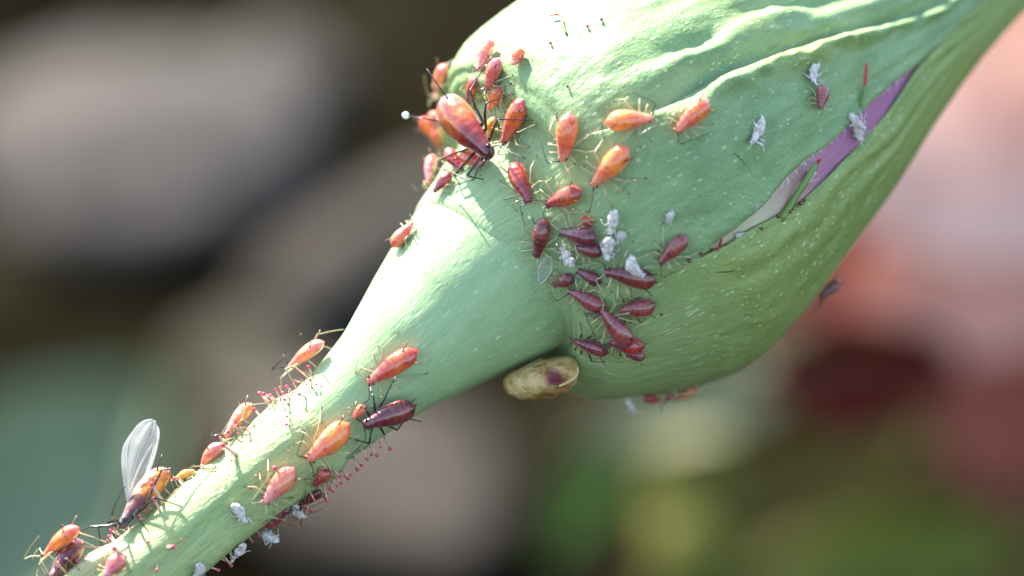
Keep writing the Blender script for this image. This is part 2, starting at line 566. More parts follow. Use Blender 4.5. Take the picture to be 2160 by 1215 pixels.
def relief_M(s, th):          # middle sepal: its upper margin is a raised, knobbly roll
    e = float(E1(s)[0])
    e2 = float(E2(s)[0])
    d = th - e
    a = ridge_amp(s)
    x = s / PPC
    knob = 0.85 + 0.8 * fnoise(x * 7, th * 3, 6.6) + 0.95 * fnoise(x * 19, th * 12, 1.6)
    d += 0.05 * fnoise(x * 5, 0.7, 3.1)
    dr = 0.040 * a * knob * math.exp(-((d - 0.05) / 0.05) ** 2)
    dr -= 0.012 * a * math.exp(-((d - 0.17) / 0.07) ** 2)
    g = smoothstep(330, 480, s) * (1 - smoothstep(1050, 1150, s))
    dr += -0.004 * (1 - g) * smoothstep(0.0, 0.03, th - e2) + 0.012 * g * math.exp(-((e2 - th) / 0.05) ** 2)
    return dr + crumple(s, th, 11.0) * 0.7
def relief_L(s, th):
    e3 = float(E3(s)[0])
    g = smoothstep(330, 480, s)
    w = math.exp(-((th - e3) / 0.08) ** 2)
    return crumple(s, th, 11.0) * (0.7 - 0.4 * smoothstep(0.1, 0.5, th - e3)) - 0.006 * g * w + 0.007 * math.sin(th * 34 + 2.4 * fnoise(s / PPC * 3, th * 2, 9)) * math.exp(-((th - e3 - 0.15) / 0.22) ** 2) * smoothstep(100, 300, s)
def relief_0(s, th):
    return crumple(s, th, 11.0)

def sepal(lo, hi, relief, ns, nt, thick=0.028, lift=0.0, s0=-120, s1=1560, label=None, open_lo=None, open_hi=None, mat='sepal'):
    vs, st, fs = [], [], []
    nrow = nt + 1
    def add(off, inner):
        for i in range(ns + 1):
            u = i / ns
            s = s0 + (s1 - s0) * (u ** 1.25)
            C, r, F, N, t = BUD.frame(s)
            a, b = lo(s), hi(s)
            for j in range(nt + 1):
                v = j / nt
                th = a + (b - a) * v
                edge = min(v, 1 - v) * (b - a)
                op = (open_lo if v < 0.5 else open_hi)
                rnd_ = 0.5 * thick * (1 - min(1, edge * r / thick)) ** 2 * (op(s) if op else 1)
                base = smoothstep(-90, 40, s)
                rr = r + (relief(s, th) + lift) * base + (-thick + rnd_ if inner else -rnd_)
                vs.append(C + (F * math.cos(th) + N * math.sin(th)) * max(rr, 0.004))
                st.append((s / PPC, th * 0.8, 0))
    add(0, False)
    add(0, True)
    n0 = (ns + 1) * nrow
    for i in range(ns):
        for j in range(nt):
            q = (i * nrow + j, i * nrow + j + 1, (i + 1) * nrow + j + 1, (i + 1) * nrow + j)
            fs.append(q)
            fs.append(tuple(n0 + k for k in q[::-1]))
    def rim(idx):
        for a, b in zip(idx, idx[1:]):
            fs.append((b, a, n0 + a, n0 + b))
    rim([i * nrow for i in range(ns + 1)][::-1])
    rim([i * nrow + nt for i in range(ns + 1)])
    rim([j for j in range(nrow)])
    rim([ns * nrow + j for j in range(nrow)][::-1])
    collect(vs[:n0], [f for f in fs if max(f) < n0])
    o = mesh_obj('sepal', vs, fs, M[mat], bud, origin=BASE)
    add_st(o.data, st)
    if label:
        o['label'] = label
    return o
R = math.radians
e1 = lambda s: float(E1(s)[0])
e2 = lambda s: float(E2(s)[0])
e3 = lambda s: float(E3(s)[0])
gap = lambda s: smoothstep(330, 470, s)
sepA = sepal(lambda s: R(-150), lambda s: e1(s) + 0.09, relief_A, 190, 110, open_hi=ridge_amp, label='puckered sunlit sepal')
sepM = sepal(lambda s: e1(s), lambda s: e2(s) + 0.03 * (1 - gap(s)), relief_M, 190, 100, open_lo=ridge_amp, open_hi=gap, label='smooth shaded sepal between fold and pink gap')
sepL = sepal(lambda s: e3(s), lambda s: R(128), relief_L, 190, 110, open_lo=gap, mat='sepal_low')
sepal(lambda s: R(124), lambda s: R(214), relief_0, 60, 30, lift=-0.006)

def petal(lo, hi, k, dr, dyn=False):
    vs, st, fs = [], [], []
    ns, nt = 90, 46
    for i in range(ns + 1):
        s = 190 + 1300 * i / ns
        C, r, F, N, t = BUD.frame(s)
        for j in range(nt + 1):
            v = j / nt
            a = float(E2(s)[0]) - 0.10 if dyn else lo
            th = a + (hi - a) * v
            rr = r * k - 0.031 + dr * v + 0.006 * fnoise(s / PPC * 2, th * 6, 3.3)
            vs.append(C + (F * math.cos(th) + N * math.sin(th)) * max(rr, 0.003))
            st.append((s / PPC, th * 0.8, 0))
    for i in range(ns):
        for j in range(nt):
            fs.append((i * (nt + 1) + j, i * (nt + 1) + j + 1, (i + 1) * (nt + 1) + j + 1, (i + 1) * (nt + 1) + j))
    o = mesh_obj('petal', vs, fs, M['petal'], bud, origin=BASE)
    add_st(o.data, st)
    collect(vs, fs)
    m = o.modifiers.new('thickness', 'SOLIDIFY')
    m.thickness = 0.012
    return o
petal(R(-15), R(72), 0.998, 0.006, True)
petal(R(-80), R(0), 0.88, 0.0)
petal(R(50), R(190), 0.975, 0.010)
petal(R(170), R(310), 0.88, 0.0)

BV = []
def make_bvh():
    V, F = join(COLLECT)
    return BVHTree.FromPolygons([tuple(v) for v in V], F)
BVH = make_bvh()
def hit(px, py):
    loc, n, i, d = BVH.ray_cast(CAM, ray(px, py))
    if loc is None:
        return None, None
    if n.dot(loc - CAM) > 0:
        n = -n
    return loc, n
# ------------------------------------------------------------------ small parts of the rose: gland hairs, filaments, fringe
def gland_mesh(name, length, rs, rh, heads):
    v1, f1 = tube([(0, 0, -0.01), (0.003, 0, length * 0.5), (0, 0, length)], [rs * 1.5, rs, rs * 0.9], 6)
    v2, f2 = ball((0, 0, length + rh * 0.6), rh, 8, 6)
    V, F = join([(v1, f1), (v2, f2)])
    me = bpy.data.meshes.new(name)
    me.from_pydata([tuple(v) for v in V], [], F)
    for m in heads:
        me.materials.append(m)
    me.polygons.foreach_set('material_index', [0] * len(f1) + [1] * len(f2))
    me.polygons.foreach_set('use_smooth', [True] * len(F))
    return me
GL = [gland_mesh('gland_hair', 0.040, 0.0042, 0.0085, (M['gland_stalk'], M['gland_head'])),
      gland_mesh('gland_hair', 0.062, 0.0050, 0.0095, (M['gland_stalk'], M['gland_head'])),
      gland_mesh('gland_hair', 0.026, 0.0040, 0.0080, (M['gland_stalk'], M['gland_head'])),
      gland_mesh('gland_hair', 0.010, 0.0040, 0.0085, (M['gland_stalk'], M['dark_gland'])),
      gland_mesh('gland_hair', 0.085, 0.0065, 0.0100, (M['gland_stalk'], M['gland_head']))]
def gland(parent, loc, n, me, sc=1.0, lean=0.25):
    o = link_mesh('gland_hair', me, parent)
    z = (n + Vector((rnd.uniform(-1, 1), rnd.uniform(-1, 1), rnd.uniform(-1, 1))) * lean).normalized()
    o.matrix_local = Matrix.Translation(loc - BASE) @ z.to_track_quat('Z', 'Y').to_matrix().to_4x4() @ Matrix.Scale(sc, 4)
    return o
def stem_at(s, th):
    p = STEM.pt(s, th) if s < -520 else HIP.pt(s, th)
    loc, n, i, d = BVH.find_nearest(p)
    c = (STEM if s < -520 else HIP).centre(s)[0]
    if n.dot(loc - c) < 0:
        n = -n
    return loc, n
for i in range(135):                      # scattered along the whole stem
    s = rnd.uniform(-1180, -520)
    th = rnd.uniform(-2.2, 2.2)
    if abs(th) < 0.9 and rnd.random() < 0.55:
        continue
    loc, n = stem_at(s, th)
    gland(stem, loc, n, GL[rnd.choice((0, 0, 1, 2, 2))], rnd.uniform(0.5, 1.05), 0.5)
for i in range(26):                       # dense tuft at the joint below the receptacle
    loc, n = stem_at(rnd.uniform(-575, -440), rnd.uniform(-1.9, -0.5))
    gland(stem, loc, n, GL[rnd.choice((0, 0, 1))], rnd.uniform(0.5, 1.05), 0.5)
for i in range(18):                       # fringe under the stem below the large maroon aphid
    loc, n = stem_at(rnd.uniform(-620, -420), rnd.uniform(1.1, 1.75))
    gland(stem, loc, n, GL[rnd.choice((0, 1))], rnd.uniform(0.5, 1.05), 0.5)
for px, py in ((245, 1118), (430, 975), (590, 1000), (355, 1155), (345, 1062), (498, 960), (262, 1175)):
    loc, n = hit(px, py)
    if loc:
        gland(stem, loc, n, GL[4], 1.1)
for px, py in ((1478, 533), (1500, 525), (1530, 516), (1548, 507), (1580, 488), (1602, 480), (1634, 455), (1660, 450), (1684, 433), (1694, 425), (1665, 437), (1452, 545)):
    loc, n = hit(px, py)
    gland(sepL, loc, n, GL[3], rnd.uniform(0.8, 1.2), 0.1)
for px, py in ((1270, 45), (1240, 60), (1163, 95), (1200, 185), (1082, 178), (1675, 702), (1395, 660)):
    loc, n = hit(px, py)
    if loc:
        gland(sepA if py < 300 else sepL, loc, n, GL[3], 0.8, 0.1)

def filament(parent, pts, lifts, radii, split, name='sepal_lobe', mats=None):
    path = []
    for (px, py), l in zip(pts, lifts):
        loc, n = hit(px, py)
        path.append(loc + n * l)
    c = Curve1([(i, *p) for i, p in enumerate(path)])
    n = 4 * (len(path) - 1)
    pp = [Vector(c(i / 4)) for i in range(n + 1)]
    rr = [float(Curve1([(i, r) for i, r in enumerate(radii)])(i / 4)[0]) for i in range(n + 1)]
    v, f = tube(pp, rr, 8)
    fm = [1 if k // 8 >= split * n else 0 for k in range(n * 8)] + [0, 1]
    return mesh_obj(name, v, f, mats or [M['filament'], M['filament_tip']], parent, fmat=fm, origin=BASE)
filament(sepL, [(1648, 462), (1662, 428), (1682, 380), (1700, 345), (1706, 328)], [0.0, 0.02, 0.05, 0.06, 0.065], [0.016, 0.014, 0.015, 0.010, 0.003], 0.80)
filament(sepM, [(1815, 226), (1816, 200), (1816, 170), (1814, 140)], [0.0, 0.02, 0.035, 0.045], [0.009, 0.009, 0.009, 0.006], 0.5)
filament(sepL, [(1514, 530), (1515, 512), (1516, 494)], [0.0, 0.02, 0.03], [0.006, 0.006, 0.004], 0.0)
filament(sepA, [(1196, 74), (1190, 58), (1186, 42), (1178, 38), (1163, 42)], [0.0, 0.012, 0.02, 0.02, 0.02], [0.007, 0.007, 0.006, 0.006, 0.003], 0.5)
M['scar'] = simple('scar_green', (0.07, 0.15, 0.02), 0.5)
for pts in (((1548, 322), (1566, 338), (1588, 368)), ((1590, 330), (1598, 352)), ((1648, 280), (1660, 308)), ((1672, 288), (1676, 302)), ((1606, 240), (1612, 250)),
            ((1690, 240), (1694, 256)), ((1490, 575), (1540, 572), (1600, 560)), ((1400, 585), (1450, 578))):
    filament(sepM if pts[0][1] < 500 else sepL, list(pts), [-0.003] * len(pts), [0.004] + [0.0055] * (len(pts) - 2) + [0.002], 2.0, 'scar', [M['scar'], M['scar']])
# fine pale fringe along the margin of the gap
fr = []
for i in range(80):
    s = rnd.uniform(345, 640) if i < 60 else rnd.uniform(640, 900)
    th = e2(s) + rnd.uniform(-0.012, 0.004)
    a = BUD.pt(s, th, 0.006)
    b = BUD.pt(s + rnd.uniform(-14, 14), th + rnd.uniform(-0.01, 0.045), rnd.uniform(0.0, 0.022))
    fr.append(tube([a, (a + b) / 2 + Vector((0, 0, 0.003)), b], [0.0008, 0.0007, 0.0004], 3, False))
v, f = join(fr)
o = mesh_obj('marginal_hair', v, f, M['white_hair'], sepM, origin=BASE)
o['kind'] = 'stuff'
# small yellowish bract ledge running up the lit side of the stem
def bract():
    vs, st, fs = [], [], []
    ns, nt = 40, 8
    for side in (0, 1):
        for i in range(ns + 1):
            u = i / ns
            s = -1240 + 250 * u
            for j in range(nt + 1):
                w = j / nt
                th = -0.75 - 0.55 * w
                lift = 0.050 * math.sin(math.pi * min(1, u * 1.02)) ** 0.7 * (1 - w * 0.25) * smoothstep(0, 0.35, w + 0.02) + 0.006 * fnoise(u * 5, w * 2, 3)
                p = STEM.pt(s, th, lift - 0.012 * side)
                vs.append(p); st.append((s / PPC, th * 0.4, 0))
    n0 = (ns + 1) * (nt + 1)
    for i in range(ns):
        for j in range(nt):
            q = (i * (nt + 1) + j, i * (nt + 1) + j + 1, (i + 1) * (nt + 1) + j + 1, (i + 1) * (nt + 1) + j)
            fs += [q, tuple(n0 + k for k in q[::-1])]
    for i in range(ns):
        a, b = i * (nt + 1), (i + 1) * (nt + 1)
        fs.append((a, b, n0 + b, n0 + a))
        a, b = a + nt, b + nt
        fs.append((b, a, n0 + a, n0 + b))
    o = mesh_obj('bract', vs, fs, M['bract'], stem, origin=BASE)
    add_st(o.data, st)
    collect(vs[:n0], [f for f in fs if max(f) < n0])
M['bract'] = plant_skin('bract_skin', (0.42, 0.42, 0.16), (0.55, 0.52, 0.26), (0.65, 0.6, 0.35), 0.3)
bract()
BVH = make_bvh()

# ------------------------------------------------------------------ aphids
PROFILE = Curve1([(-0.06, 0.03), (-0.02, 0.12), (0.0, 0.30), (0.035, 0.54), (0.09, 0.78), (0.17, 0.94), (0.28, 1.0), (0.42, 0.98), (0.56, 0.86),
                  (0.70, 0.66), (0.79, 0.54), (0.85, 0.46), (0.91, 0.43), (0.96, 0.36), (0.985, 0.22), (1.0, 0.04)])
def body_mesh(wr, hr, feet, lr, seed, bend=0.0, kink=0.0, segs=16):
    """head, thorax, abdomen and six legs as one continuous skin.  x: tail -0.5 .. head +0.5; feet: list of (side, root u, knee, foot)"""
    us = [-0.06, -0.02, 0.0, 0.035] + [0.07 + 0.0405 * i for i in range(22)] + [0.955, 0.975, 0.99, 1.0]
    us = sorted(set(round(u, 4) for u in us))
    vs, fs, fm = [], [], []
    rs = random.Random(seed)
    for u in us:
        r = float(PROFILE(u)[0])
        groove = 1 - 0.018 * (0.5 + 0.5 * math.cos(u * 2 * math.pi * 11)) if 0.08 < u < 0.9 else 1
        x = u - 0.5
        zc = -0.05 * (u - 0.4) ** 2 + bend * (u - 0.5) ** 2
        yc = kink * (u - 0.5) ** 2
        for j in range(segs):
            a = 2 * math.pi * j / segs
            ca, sa = math.cos(a), math.sin(a)
            y = r * wr * ca * groove
            z = r * hr * (sa if sa > 0 else sa * 0.78) * groove
            ridge = 1 + 0.03 * noise.noise(Vector((u * 9, math.cos(a) * 2, seed * 1.7 + math.sin(a))))
            vs.append(Vector((x, y * ridge + yc, z * ridge + zc)))
    nr = len(us)
    faces = {}
    for i in range(nr - 1):
        for j in range(segs):
            k = (j + 1) % segs
            faces[(i, j)] = (i * segs + j, i * segs + k, (i + 1) * segs + k, (i + 1) * segs + j)
    for side, u0, knee, foot, thick in feet:
        # the body face nearest the leg's root is pulled out into the leg
        best = None
        for (i, j), q in faces.items():
            um = (us[i] + us[i + 1]) / 2
            a = 2 * math.pi * (j + 0.5) / segs
            want = math.radians(-28) if side > 0 else math.radians(208)
            da = abs((a - want + math.pi) % (2 * math.pi) - math.pi)
            cost = abs(um - u0) * 4 + da
            if best is None or cost < best[0]:
                best = (cost, (i, j))
        q = faces.pop(best[1])
        c = sum((vs[k] for k in q), Vector()) / 4
        coxa = c + Vector((0, side * 0.035, -0.01))
        shin = knee.lerp(foot, 0.55)
        shin.z += 0.012
        toe = foot + (foot - knee).normalized() * 0.05
        toe.z = foot.z
        path = [(coxa, thick * 1.25, 1), (c.lerp(knee, 0.55), thick * 1.15, 1), (knee, thick * 0.95, 2 if lr else 1), (knee.lerp(foot, 0.08), thick * 0.72, 1),
                (shin, thick * 0.60, 1), (knee.lerp(foot, 0.90), thick * 0.52, 1), (foot, thick * 0.5, 2), (toe, thick * 0.3, 2)]
        prev = list(q)
        n = (vs[q[1]] - vs[q[0]]).cross(vs[q[2]] - vs[q[1]])
        pts = [p[0] for p in path]
        for m, (p, rad, mt) in enumerate(path):
            t = (pts[min(m + 1, len(pts) - 1)] - (pts[m - 1] if m else c)).normalized()
            dirs = []
            for k in prev:
                d = vs[k] - (sum((vs[z] for z in prev), Vector()) / 4)
                d = d - t * d.dot(t)
                dirs.append(d.normalized() if d.length > 1e-6 else Vector((0, 0, 1)))
            # make the ring square so that it does not collapse
            e = dirs[0]
            b = t.cross(e).normalized()
            sgn = 1 if b.dot(dirs[1]) > 0 else -1
            ring = [e, b * sgn, -e, -b * sgn]
            o = len(vs)
            vs += [p + d * rad for d in ring]
            new = [o, o + 1, o + 2, o + 3]
            for k in range(4):
                l = (k + 1) % 4
                fs.append((prev[k], prev[l], new[l], new[k]))
                fm.append(mt)
            prev = new
        fs.append(tuple(prev)); fm.append(2)
    for q in faces.values():
        fs.append(q); fm.append(0)
    fs.append(tuple(range(segs))[::-1]); fm.append(0)
    fs.append(tuple((nr - 1) * segs + j for j in range(segs))); fm.append(0)
    return vs, fs, fm

VIEW = RW @ Vector((0, 1, 0))
def seat(tail, head, w, lift, inward=0.0):
    """where the thing sits: body centre, axes, length.  tail, head: photo pixels; lift: height of the body centre over the surface in widths"""
    cx, cy = (tail[0] + head[0]) / 2, (tail[1] + head[1]) / 2
    hgt = lift * w / PPC
    qx, qy = cx, cy
    C = n = None
    for it in range(5):
        loc, nn = hit(qx, qy)
        if loc is None:
            C = None
            break
        C, n = loc + nn * hgt, nn
        u, v = PIX(C)
        qx += (cx - u) * 0.8
        qy += (cy - v) * 0.8
    if C is not None and (abs(PIX(C)[0] - cx) + abs(PIX(C)[1] - cy)) > 0.5 * w:
        C = None
    if C is None:
        # beyond the silhouette: the place on the line of sight that comes closest to the plant
        rd = ray(cx, cy)
        best = None
        for k in range(120):
            p = CAM + rd * (DIST - 0.9 + 2.6 * k / 119)
            loc, nn, i, d = BVH.find_nearest(p)
            if best is None or d < best[0]:
                best = (d, p, loc)
        d, p, loc = best
        n = (p - loc).normalized()
        C = p - n * max(0, d - hgt * 1.25)
    # smooth the normal over the neighbourhood
    acc = Vector(n)
    for dx, dy in ((-0.5, 0), (0.5, 0), (0, -0.5), (0, 0.5)):
        l2, n2, i, d = BVH.find_nearest(C + RW @ Vector((dx, 0, dy)) * w / PPC)
        if l2 is not None:
            if n2.dot(n) > 0.3:
                acc += n2
    n = acc.normalized()
    dep_ = (RWT @ C).y
    k = (DIST + dep_) / DIST / PPC
    v = RW @ Vector(((head[0] - tail[0]) * k, 0, -(head[1] - tail[1]) * k))
    vn = VIEW.dot(n)
    kk = -(v.dot(n)) / vn if abs(vn) > 1e-3 else 0
    kk = max(-0.75 * v.length, min(0.75 * v.length, kk))
    h = v + VIEW * kk
    L = h.length
    x = h.normalized()
    z = (n - x * n.dot(x)).normalized()
    y = z.cross(x)
    M4 = Matrix.Translation(C) @ Matrix((x, y, z)).transposed().to_4x4() @ Matrix.Scale(L, 4)
    return M4, L, w * k
def ground_at(M4, MI, x, y, z0):
    """the spot on the plant below local (x, y)"""
    p = M4 @ Vector((x, y, z0))
    loc, n, i, d = BVH.find_nearest(p)
    q = MI @ loc
    return q
def antenna(parent, root, mid, end, r, mat):
    p = [root, root.lerp(mid, 0.5) + Vector((0, 0, 0.03)), mid, mid.lerp(end, 0.5) + Vector((0, 0, 0.02)), end]
    c = Curve1([(i, *q) for i, q in enumerate(p)])
    pts = [Vector(c(i / 3)) for i in range(13)]
    rr = [r * (1.5 if i < 2 else 1.0 - 0.045 * i + (0.12 if i % 4 == 0 else 0)) for i in range(13)]
    v, f = tube(pts, rr, 5)
    return mesh_obj('antenna', v, f, mat, parent)

def aphid(tail, head, w, skin, label, group=None, leg='pale', lift=0.48, seed=0, scale_leg=1.0, name='aphid', ant=1.0, cor=1.0, detail=True):
    rs = random.Random(seed * 13 + 5)
    M4, L, wc = seat(tail, head, w, lift)
    MI = M4.inverted()
    wr = wc / L / 2
    hr = wr * rs.uniform(0.84, 0.98)
    e = empty(name, M4)
    prop(e, label, 'aphid', group)
    legs = {'pale': ('leg_pale', 'leg_dark'), 'brown': ('leg_brown', 'leg_dark'), 'dark': ('leg_dark', 'leg_dark')}[leg]
    feet = []
    for side in (1, -1):
        for u0, fx, fy, kf in ((0.80, 0.50, 0.30, 0.45), (0.70, 0.14, 0.44, 0.5), (0.60, -0.42, 0.46, 0.42)):
            fx = fx + rs.uniform(-0.12, 0.12)
            fy = (fy + rs.uniform(-0.10, 0.10) + wr * 0.5) * scale_leg
            g = ground_at(M4, MI, fx, side * fy, -wr * 0.6)
            if (g - Vector((fx, side * fy, -wr))).length > 0.7:
                g = Vector((fx, side * fy, -wr * 1.3))
            root = Vector((u0 - 0.5, side * wr * 0.5, 0))
            knee = root.lerp(g, kf)
            knee += Vector((rs.uniform(-0.04, 0.04), side * (0.10 + 0.04 * rs.random()), 0.15 + rs.uniform(-0.05, 0.08)))
            feet.append((side, u0, knee, g, 0.0225 * min(1.0, 0.20 / L) * (1.1 if leg == 'dark' else 1.0)))
    vs, fs, fm = body_mesh(wr, hr, feet, leg != 'pale', seed, bend=rs.uniform(-0.1, 0.05), kink=rs.uniform(-0.08, 0.08))
    b = mesh_obj('body', vs, fs, [M[skin], M[legs[0]], M[legs[1]]], e, fmat=fm)
    for side in (1, -1):
        v, f = ball((0.415, side * wr * 0.40, hr * 0.12), 0.026, 8, 6)
        mesh_obj('eye', v, f, M['eye'], e)
        a0 = Vector((0.475, side * wr * 0.20, 0.02))
        am = Vector((0.60 + rs.uniform(-0.1, 0.08), side * (0.22 + rs.uniform(-0.05, 0.1)), 0.10 + rs.uniform(0, 0.1))) * 1.0
        ae = Vector((0.10 + rs.uniform(-0.25, 0.35), side * (0.42 + rs.uniform(-0.08, 0.16)), 0.14 + rs.uniform(0, 0.2)))
        if rs.random() < 0.3:
            ae = Vector((0.95 + rs.uniform(-0.1, 0.2), side * (0.30 + rs.uniform(-0.1, 0.2)), 0.10))
        antenna(e, a0, a0.lerp(am, ant), a0.lerp(ae, ant), 0.0125, M[legs[0]] if rs.random() < 0.5 else M[legs[1]])
        c0 = Vector((-0.30, side * wr * 0.62, hr * 0.45))
        c1 = c0 + Vector((-0.20, side * 0.10, 0.10)) * cor
        v, f = tube([c0, c0.lerp(c1, 0.5) + Vector((0, 0, 0.008)), c1], [0.018 * min(1, 0.22 / L), 0.012 * min(1, 0.22 / L), 0.012 * min(1, 0.22 / L)], 7)
        if skin == 'big' and side < 0:
            v2, f2 = ball(c1, 0.040, 12, 8)
            mesh_obj('honeydew_bead', v2, f2, M['drop'], e)
        mesh_obj('cornicle', v, f, M[legs[1]] if leg != 'pale' or rs.random() < 0.4 else M['leg_brown'], e)
    return e, M4, wr, hr

OR, PK, RD, MR, RO = 'orange', 'pink', 'red', 'maroon', 'rose'
APHIDS = [
 # tail, head, width, skin, legs, label
 ((932, 210), (1036, 333), 82, 'big', 'dark', 'largest aphid, dark red and amber with long black cornicles, over the crowded bud base', dict(lift=1.0, cor=1.75)),
 ((1035, 82), (1006, 150), 38, PK, 'pale', 'pink and orange aphid highest on the sunlit bud shoulder, head downwards', {}),
 ((1051, 126), (1026, 190), 36, PK, 'pale', 'pink ringed aphid with a dark eye, just below the highest aphid on the bud', {}),
 ((937, 138), (917, 204), 36, PK, 'pale', 'blurry pink aphid on the bud outline above the large dark red aphid', {}),
 ((1099, 102), (1083, 138), 30, OR, 'pale', 'small orange aphid alone on the blazing white part of the bud', {}),
 ((1002, 166), (986, 218), 26, RD, 'pale', 'narrow orange-red aphid pressed behind the large dark red aphid', {}),
 ((1057, 187), (1031, 232), 30, OR, 'pale', 'small light orange aphid between the pink ringed aphid and the large one', {}),
 ((1104, 212), (1060, 303), 46, OR, 'pale', 'plump orange aphid with a pink flank beside the large dark red aphid', {}),
 ((1201, 242), (1187, 343), 48, OR, 'pale', 'smooth orange aphid pointing straight down on the shaded sepal, pale legs spread', {}),
 ((914, 236), (919, 274), 30, OR, 'pale', 'bright yellow-orange aphid under the cornicle of the large dark red aphid', {}),
 ((872, 256), (926, 306), 34, OR, 'pale', 'orange aphid lying sideways on the bud outline below the bright yellow-orange one', {}),
 ((867, 286), (881, 324), 26, OR, 'pale', 'small blurred orange aphid at the outermost edge of the bud base', {}),
 ((902, 320), (893, 382), 31, PK, 'pale', 'lilac and orange aphid on the shoulder just above the dark red one', {}),
 ((941, 315), (975, 360), 30, RD, 'pale', 'orange-red aphid tucked below the belly of the large dark red aphid', {}),
 ((970, 326), (1024, 346), 34, OR, 'pale', 'orange aphid lying across under the head of the large dark red aphid', {}),
 ((950, 366), (914, 405), 30, RD, 'pale', 'dark red aphid at the very top of the receptacle neck', {}),
 ((1081, 342), (1116, 426), 42, RD, 'pale', 'aphid with orange rear and crimson front, head down below the crowd', {}),
 ((1222, 404), (1149, 434), 42, RD, 'pale', 'glossy red egg-shaped aphid with two white glints at the bud base', {}),
 ((1044, 248), (1028, 288), 24, 'yellow', 'pale', 'tiny amber nymph squeezed beside the back of the large dark red aphid', {}),
 ((1278, 254), (1378, 246), 46, OR, 'pale', 'orange aphid lying level across the sepal, its legs in a pale tangle', {}),
 ((1491, 210), (1422, 276), 44, OR, 'pale', 'pink-orange aphid resting where the sunlit fold of the sepal begins', {}),
 ((1322, 314), (1248, 394), 48, OR, 'pale', 'orange aphid with one pale raised leg, below the level-lying one', {}),
 ((1148, 462), (1131, 546), 40, MR, 'pale', 'dark crimson aphid standing upright along the edge of the receptacle', {}),
 ((1256, 504), (1180, 490), 42, MR, 'pale', 'wine red aphid with white glints beside the white cast skins', {}),
 ((1447, 500), (1390, 556), 36, RO, 'pale', 'dusky red aphid at the tip of the pink gap between the sepals', {}),
 ((1270, 532), (1212, 524), 32, MR, 'pale', 'dark red aphid half hidden under the wine red one', dict(lift=0.42)),
 ((1207, 585), (1166, 603), 30, MR, 'pale', 'small plum aphid just below the transparent wing scrap', {}),
 ((1266, 596), (1218, 570), 30, MR, 'pale', 'dark plum aphid in the shadow between the white skins and the pink ones', dict(lift=0.42)),
 ((1382, 594), (1274, 572), 46, MR, 'pale', 'long dark red aphid carrying a white cast skin on its back', {}),
 ((1275, 653), (1200, 614), 38, RO, 'pale', 'rose pink aphid whose tail touches the next aphid in the chain', {}),
 ((1332, 730), (1266, 652), 44, RO, 'pale', 'long rose pink aphid in the middle of the chain, slanting downwards', dict(lift=0.62)),
 ((1382, 646), (1306, 656), 40, RO, 'brown', 'rose red aphid pointing at the chain from the open sepal side', {}),
 ((1282, 745), (1207, 718), 30, RO, 'brown', 'slim pink aphid with raised black-tipped antennae above the tan pupa', {}),
 ((1358, 733), (1282, 722), 40, RD, 'pale', 'red aphid partly under the lower end of the long pink one', dict(lift=0.45)),
 ((1360, 755), (1318, 744), 24, RO, 'pale', 'small rose aphid lowest in the cluster, under the red one', dict(lift=0.40)),
 ((1228, 460), (1252, 478), 22, RD, 'pale', 'tiny red nymph behind the wine red aphid with white glints', {}),
 ((1738, 182), (1730, 230), 32, RO, 'pale', 'small lone dark red aphid beside a white cast skin high on the sepal', {}),
 ((680, 722), (604, 777), 40, PK, 'pale', 'long-legged pink and orange aphid standing on the joint above the stem outline', dict(lift=0.75, scale_leg=1.2, ant=1.25)),
 ((876, 741), (774, 808), 46, OR, 'pale', 'bright orange aphid on the narrow neck above the maroon one', {}),
 ((874, 856), (765, 898), 52, MR, 'dark', 'large maroon aphid with black legs at the lower edge of the neck', dict(lift=0.7)),
 ((734, 898), (648, 972), 54, OR, 'pale', 'plump glowing orange aphid below the joint of the stem', {}),
 ((770, 856), (744, 882), 24, OR, 'pale', 'tiny orange nymph at the head of the large maroon aphid', {}),
 ((526, 854), (476, 920), 36, OR, 'pale', 'pale orange aphid with raised antennae on the upper stem outline', dict(lift=0.7)),
 ((464, 936), (421, 1006), 44, PK, 'pale', 'pink aphid with a tiny black eye on the sunlit stem edge', {}),
 ((619, 990), (555, 1063), 46, PK, 'pale', 'salmon aphid with orange rear on the shaded middle of the stem', {}),
 ((693, 990), (662, 1027), 30, RD, 'pale', 'small red aphid among the gland hairs under the plump orange one', {}),
 ((678, 1034), (628, 1069), 28, MR, 'brown', 'small shiny dark red aphid at the lower stem edge', {}),
 ((556, 1108), (610, 1076), 36, RD, 'brown', 'brick red aphid hanging at the lower stem edge beside a white skin', {}),
 ((402, 984), (358, 1002), 22, 'yellow', 'pale', 'tiny yellow nymph between the winged aphid and the pink one', {}),
 ((156, 1101), (77, 1166), 42, OR, 'pale', 'orange aphid reaching out with long pale legs, clear of the stem', dict(lift=1.0, scale_leg=1.3)),
 ((166, 1146), (108, 1222), 58, MR, 'brown', 'dark red aphid under the long-legged orange one at the end of the stem', {}),
 ((257, 1174), (222, 1216), 42, PK, 'pale', 'pink-orange aphid on the sunlit stem below the winged aphid', {}),
 ((828, 520), (872, 468), 34, OR, 'pale', 'pale orange aphid half hidden behind the lit outline of the neck', dict(lift=0.4)),
 ((1360, 842), (1400, 849), 26, RD, 'pale', 'red aphid clinging upside down to the lowest bulge of the bud', dict(lift=0.3)),
 ((1472, 826), (1404, 842), 24, RD, 'pale', 'red aphid under the bud outline with one long dangling leg', dict(lift=0.3)),
 ((1772, 594), (1730, 628), 30, MR, 'brown', 'lone dark purple aphid on the underside outline of the bud', dict(lift=0.35)),
]
for i, (t, h, w, sk, lg, lab, kw) in enumerate(APHIDS):
    e, M4, wr, hr = aphid(t, h, w, sk, lab, 'aphids feeding on the rosebud', leg=lg, seed=i + 1, **kw)

